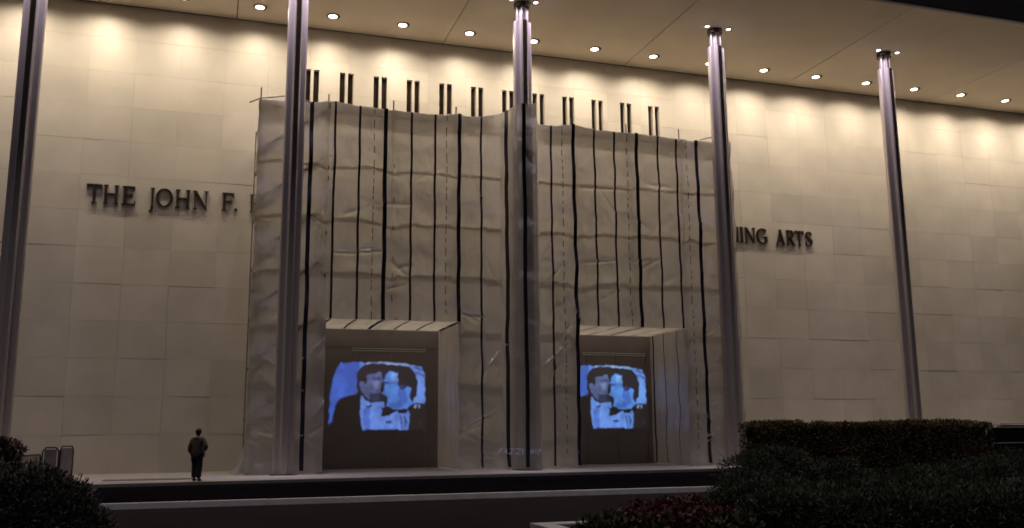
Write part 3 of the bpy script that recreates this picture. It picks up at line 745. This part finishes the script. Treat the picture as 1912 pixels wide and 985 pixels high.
for bl, lb in zip(J, labs):
    fr = []
    for px in range(int(bl[0][0])-20, int(bl[0][0])+170, 45):
        q = on_z(max(px, 1470), 992, 0); fr += [(q[0], q[1]+.1, .12, .62, .5, .42), (q[0], q[1]+.9, .2, .65, .5, .45)]
    core = [blob_px(a, b, y, rx, ry, rz) for a, b, y, rx, ry, rz in bl]+fr; tufts = []
    for (x, y, z, rx, ry, rz) in core:
        for _ in range(6):
            a = rng.uniform(0, 6.28); e = rng.uniform(.1, 1.2); q = rng.uniform(.28, .5)
            tufts.append((x+rx*.95*math.cos(a)*math.cos(e), y+ry*.95*math.sin(a)*math.cos(e), z+rz*.95*math.sin(e), rx*q, ry*q, rz*q*.6))
    shrub('juniper', lb, 'juniper', core+tufts, 60000, JUNIPER, .095, .017, .35, group='junipers at the right')
# flower bed with kerb
fb = on_z(990, 976, 0)
struct(MB().box(fb[0]+.33, 24, -31, fb[1]-.33, -.148, -.02).build('flower_bed', SOIL))
struct(MB().box(fb[0], fb[0]+.32, -31, fb[1]-.325, -.148, -.001).build('bed_kerb', KERB))
struct(MB().box(fb[0], fb[0]+1.7, fb[1]-.32, fb[1], -.148, 0).build('bed_kerb', KERB))
n = 0
def bedplant(px, py, red, lab, grp):
    p = on_z(px, py+34, -.02); g = -.02
    t = thing('bedding_plant', lab, 'flowers', (p[0], p[1], g), grp); k = 420
    d = rng.normal(0, 1, (k, 3)); d[:, 2] = np.abs(d[:, 2]); d /= np.linalg.norm(d, axis=1)[:, None]
    q = d*np.array([.38, .38, .34])*rng.uniform(.4, 1, k)[:, None]; V, Fc = leaves(q, d, .10, .06, .5); foliage('foliage', V, Fc, BEDLEAF if not red else REDLEAF, t)
    if red:
        k = 95; d = rng.normal(0, 1, (k, 3)); d[:, 2] = np.abs(d[:, 2])+.2; d /= np.linalg.norm(d, axis=1)[:, None]
        q = d*np.array([.40, .40, .38]); V, Fc = leaves(q, d, .06, .055, .9); foliage('petals', V, Fc, PETAL, t)['kind'] = 'stuff'
    m = MB()
    for _ in range(6):
        e = rng.normal(0, .12, 2); m.tube((0, 0, 0), (e[0], e[1], .25), .008, 5)
    m.build('stems', TWIG, t)
for i, (px, py, rd) in enumerate([(1200,942,1),(1248,936,1),(1296,932,1),(1342,930,1),(1378,936,1),(1225,952,1),(1275,948,1),(1322,946,1),(1150,962,0),(1200,962,1),(1250,962,1),(1300,962,1),(1350,960,1),(1110,978,0),(1160,978,0),(1215,978,0),(1270,978,1),(1325,978,0),(1380,974,0)]):
    bedplant(px, py, rd, 'low bedding plant with deep red flowers in the bed before the junipers' if rd else 'low green leafy bedding plant along the near edge of the flower bed', 'red bedding plants' if rd else 'green bedding plants')

# ------------------------------------------------------------------ parked car behind the hedge
PAINT = mat('black_car_paint', (.006, .005, .007), .22); CGLASS = mat('car_glass', (.004, .004, .006), .08); TYRE = mat('tyre_rubber', (.012, .012, .012), .8)
RIMM = mat('alloy_rim', (.35, .35, .36), .35, metal=.8); CHROME = mat('bright_trim', (.75, .73, .75), .4, metal=.2); LAMPC = mat('car_lamp_glass', (.25, .22, .22), .15)
def make_car(x, y, z):
    t = thing('parked_car', 'dark sport utility car with bright roof rails at the right edge behind the hedge', 'car', (x, y, z))
    # side outline x,z (length 4.9), lower body
    low = [(0,.42),(.05,.75),(.25,.98),(1.25,1.08),(4.65,1.10),(4.85,1.0),(4.9,.6),(4.82,.36),(4.35,.30),(4.25,.55),(4.0,.74),(3.75,.76),(3.5,.6),(3.38,.30),(1.50,.30),(1.38,.6),(1.12,.76),(.88,.74),(.64,.56),(.54,.30),(.1,.32)]
    m = MB(); W = .94; rows = [(-W, .0), (-W-.02, 0), (W, 0)]
    m.prism(low, -W, W); m.build('body', PAINT, t, bevel=.05)
    gh = [(1.2,1.07),(2.0,1.68),(2.5,1.76),(4.0,1.74),(4.45,1.62),(4.78,1.08)]
    g = MB(); k = len(gh)
    for s in (-1, 1): g.v += [(a, s*(W-.05 - .22*(b-1.07)/.7), b) for a, b in gh]
    g.f = [tuple(range(k)), tuple(reversed(range(k, 2*k)))] + [(i+1, i, k+i, k+i+1) for i in range(k-1)]
    g.build('cabin', PAINT, t, bevel=.03)
    for s in (-1, 1):
        for (a, b, c, d) in ((1.62, 2.1, 2.55, 2.62), (2.70, 2.66, 3.55, 3.55), (3.65, 3.65, 4.2, 4.55)):
            z0, z1 = 1.13, 1.60; f = lambda zz: s*(W-.05-.22*(zz-1.07)/.7+.006)
            MB().poly([(a, f(z0), z0), (d, f(z0), z0), (c, f(z1), z1), (b, f(z1), z1)]).build('side_window', CGLASS, t)
        MB().path([(2.2, s*.66, 1.74), (2.4, s*.66, 1.81), (4.0, s*.66, 1.80), (4.2, s*.66, 1.70)], .02, 6).build('roof_rail', CHROME, t)
        MB().box(2.05, 4.3, s*.745-.012, s*.745+.012, 1.655, 1.685).build('roof_trim', CHROME, t)
        MB().box(1.55, 4.6, s*.885-.006, s*.885+.006, 1.085, 1.11).build('window_trim', CHROME, t)
        MB().box(1.62, 1.82, s*1.0-.1, s*1.0+.1, 1.1, 1.26).build('mirror', PAINT, t, bevel=.03)
        for wx in (1.0, 3.87):
            w = MB().tube((wx, s*.72, .37), (wx, s*.95, .37), .37, 28).build('wheel', TYRE, t)
            MB().tube((wx, s*.955, .37), (wx, s*.965, .37), .24, 20).build('rim', RIMM, w)
        MB().box(.03, .12, s*.68-.2, s*.68+.2, .72, .86).build('headlight', LAMPC, t, bevel=.02)
        MB().box(4.84, 4.9, s*.78-.12, s*.78+.12, .8, 1.0).build('tail_light', LAMPC, t, bevel=.02)
    f = lambda a, zz: (a, zz)
    MB().poly([(1.32,-.76,1.14),(1.32,.76,1.14),(1.93,.66,1.62),(1.93,-.66,1.62)]).build('windscreen', CGLASS, t).location.x = -.012
    return t
cp = on_y(1846, 795, -14.0); make_car(float(cp[0])-2.5, -14.0, -.104)

# ------------------------------------------------------------------ the person
SKIN = mat('skin', (.22, .13, .09), .6); HAIR = mat('dark_hair', (.012, .009, .008), .6); JACKET = mat('grey_olive_jacket', (.075, .065, .05), .85, noise=.3, nscale=6); 
SCARF = mat('pale_hood', (.26, .22, .19), .9, noise=.2, nscale=9); TROUS = mat('navy_trousers', (.010, .010, .018), .9); SHOE = mat('black_shoe', (.008, .007, .007), .6)
def skin_mesh(name, verts, edges, radii, m, parent, sub=2, root=0):
    me = bpy.data.meshes.new(name+'_cage'); me.from_pydata(verts, edges, []); ob = bpy.data.objects.new(name, me); col.objects.link(ob)
    md = ob.modifiers.new('skin', 'SKIN'); md.use_smooth_shade = True
    for i, r in enumerate(radii):
        sv_ = me.skin_vertices[0].data[i]; sv_.radius = r if isinstance(r, tuple) else (r, r); sv_.use_root = (i == root)
    ss = ob.modifiers.new('sub', 'SUBSURF'); ss.levels = sub; ss.render_levels = sub
    dg = bpy.context.evaluated_depsgraph_get(); ev = bpy.data.meshes.new_from_object(ob.evaluated_get(dg))
    ob.modifiers.clear(); ob.data = ev; ev.materials.clear(); ev.materials.append(m); ob.parent = parent
    for p in ev.polygons: p.use_smooth = True
    return ob
def chain(n0, k): return [(n0+i, n0+i+1) for i in range(k)]
pf = on_z(366, 898, 0)
per = thing('person', 'person in grey-olive jacket and dark trousers standing alone on the pavement left of the sheeting', 'person', (pf[0], pf[1], 0))
per.rotation_euler.z = math.radians(-28)
# local frame: +y is the way the person faces (towards the hall), x right
V = [(0,0,.93),(0,.0,1.08),(0,-.01,1.24),(0,.0,1.38),(0,.01,1.47),(0,.02,1.53),(0,.03,1.60),(0,.03,1.69),
     (-.17,0,1.385),(-.235,-.01,1.13),(-.25,.05,.90),(-.25,.07,.82),
     (.17,0,1.385),(.285,-.05,1.15),(.20,.10,1.00),(.15,.15,.95),
     (-.095,0,.88),(-.10,.05,.50),(-.10,.02,.10),(-.11,.14,.04),
     (.095,0,.88),(.11,-.02,.50),(.13,-.10,.10),(.14,.03,.04)]
E_ = chain(0,7)+[(3,8)]+chain(8,3)+[(3,12)]+chain(12,3)+[(0,16)]+chain(16,3)+[(0,20)]+chain(20,3)
R = [(.14,.10),(.13,.095),(.15,.10),(.14,.09),.055,.06,(.075,.09),(.06,.075),.06,.045,.034,.03,.06,.045,.034,.03,.085,.06,.045,.035,.085,.06,.045,.035]
skin_mesh('body', V, E_, R, SKIN, per)
for s, (hx, hy, hz_) in ((-1, (-.25,.075,.81)), (1, (.14,.16,.945))):
    hv = [(hx,hy,hz_),(hx,hy+.01,hz_-.07)]; he = [(0,1)]; hr = [(.03,.018),(.038,.016)]
    for q, (dx, l) in enumerate(((-.028,.065),(-.01,.078),(.010,.075),(.028,.06))):
        b = len(hv); hv += [(hx+dx,hy+.012,hz_-.085),(hx+dx,hy+.022,hz_-.085-l*.5),(hx+dx*.9,hy+.04,hz_-.085-l)]; he += [(1,b),(b,b+1),(b+1,b+2)]; hr += [.009,.009,.008]
    b = len(hv); hv += [(hx-s*.04,hy+.03,hz_-.04),(hx-s*.045,hy+.045,hz_-.08)]; he += [(0,b),(b,b+1)]; hr += [.010,.009]
    skin_mesh('hand', hv, he, hr, SKIN, per, 1)
# head details
MB().tube((0,.11,1.635),(0,.135,1.60),.012,6,.018).build('nose', SKIN, per)
for s in (-1,1):
    MB().tube((s*.078,.025,1.60),(s*.088,.018,1.645),.014,6).build('ear', SKIN, per)
    MB().tube((s*.03,.105,1.645),(s*.03,.112,1.645),.011,8).build('eye', HAIR, per)
MB().tube((-.022,.113,1.565),(.022,.113,1.565),.006,6).build('mouth', SCARF, per)
bm = bmesh.new(); bmesh.ops.create_uvsphere(bm, u_segments=20, v_segments=14, radius=1)
for v in bm.verts:
    v.co = Vector((v.co.x*.098, v.co.y*.112+.012 , v.co.z*.125+1.645)); 
    if v.co.y > .06 and v.co.z < 1.69: v.co.y = .05
    v.co += v.co.normalized()*0 + Vector((random.uniform(-.005,.005),)*3)
me = bpy.data.meshes.new('hair'); bm.to_mesh(me); bm.free(); me.materials.append(HAIR); inst('hair', me, per)
JV = [(0,0,.80),(0,0,1.0),(0,-.01,1.2),(0,0,1.37),(0,.01,1.45),(-.18,0,1.38),(-.28,-.01,1.13),(-.30,.045,.93),(.18,0,1.38),(.34,-.05,1.13),(.21,.09,1.01)]
skin_mesh('jacket', JV, chain(0,4)+[(3,5)]+chain(5,2)+[(3,8)]+chain(8,2), [(.215,.16),(.21,.155),(.205,.145),(.185,.12),(.085,.085),.09,.085,.065,.09,.085,.06], JACKET, per)
skin_mesh('hood', [(-.14,-.02,1.43),(-.07,-.07,1.44),(0,-.09,1.45),(.07,-.07,1.44),(.14,-.02,1.43)], chain(0,4), [.04,.055,.06,.055,.04], SCARF, per)
TV = [(0,0,.94),(-.095,0,.86),(-.10,.05,.50),(-.10,.02,.09),(.095,0,.86),(.11,-.02,.50),(.13,-.10,.09)]
skin_mesh('trousers', TV, [(0,1)]+chain(1,2)+[(0,4)]+chain(4,2), [(.17,.13),.125,.105,.092,.125,.105,.092], TROUS, per)
for x, y in ((-.105,.06),(.135,-.05)):
    skin_mesh('shoe', [(x,y-.10,.055),(x,y,.055),(x,y+.12,.04)], chain(0,2), [(.05,.05),(.055,.05),(.05,.036)], SHOE, per, 2)
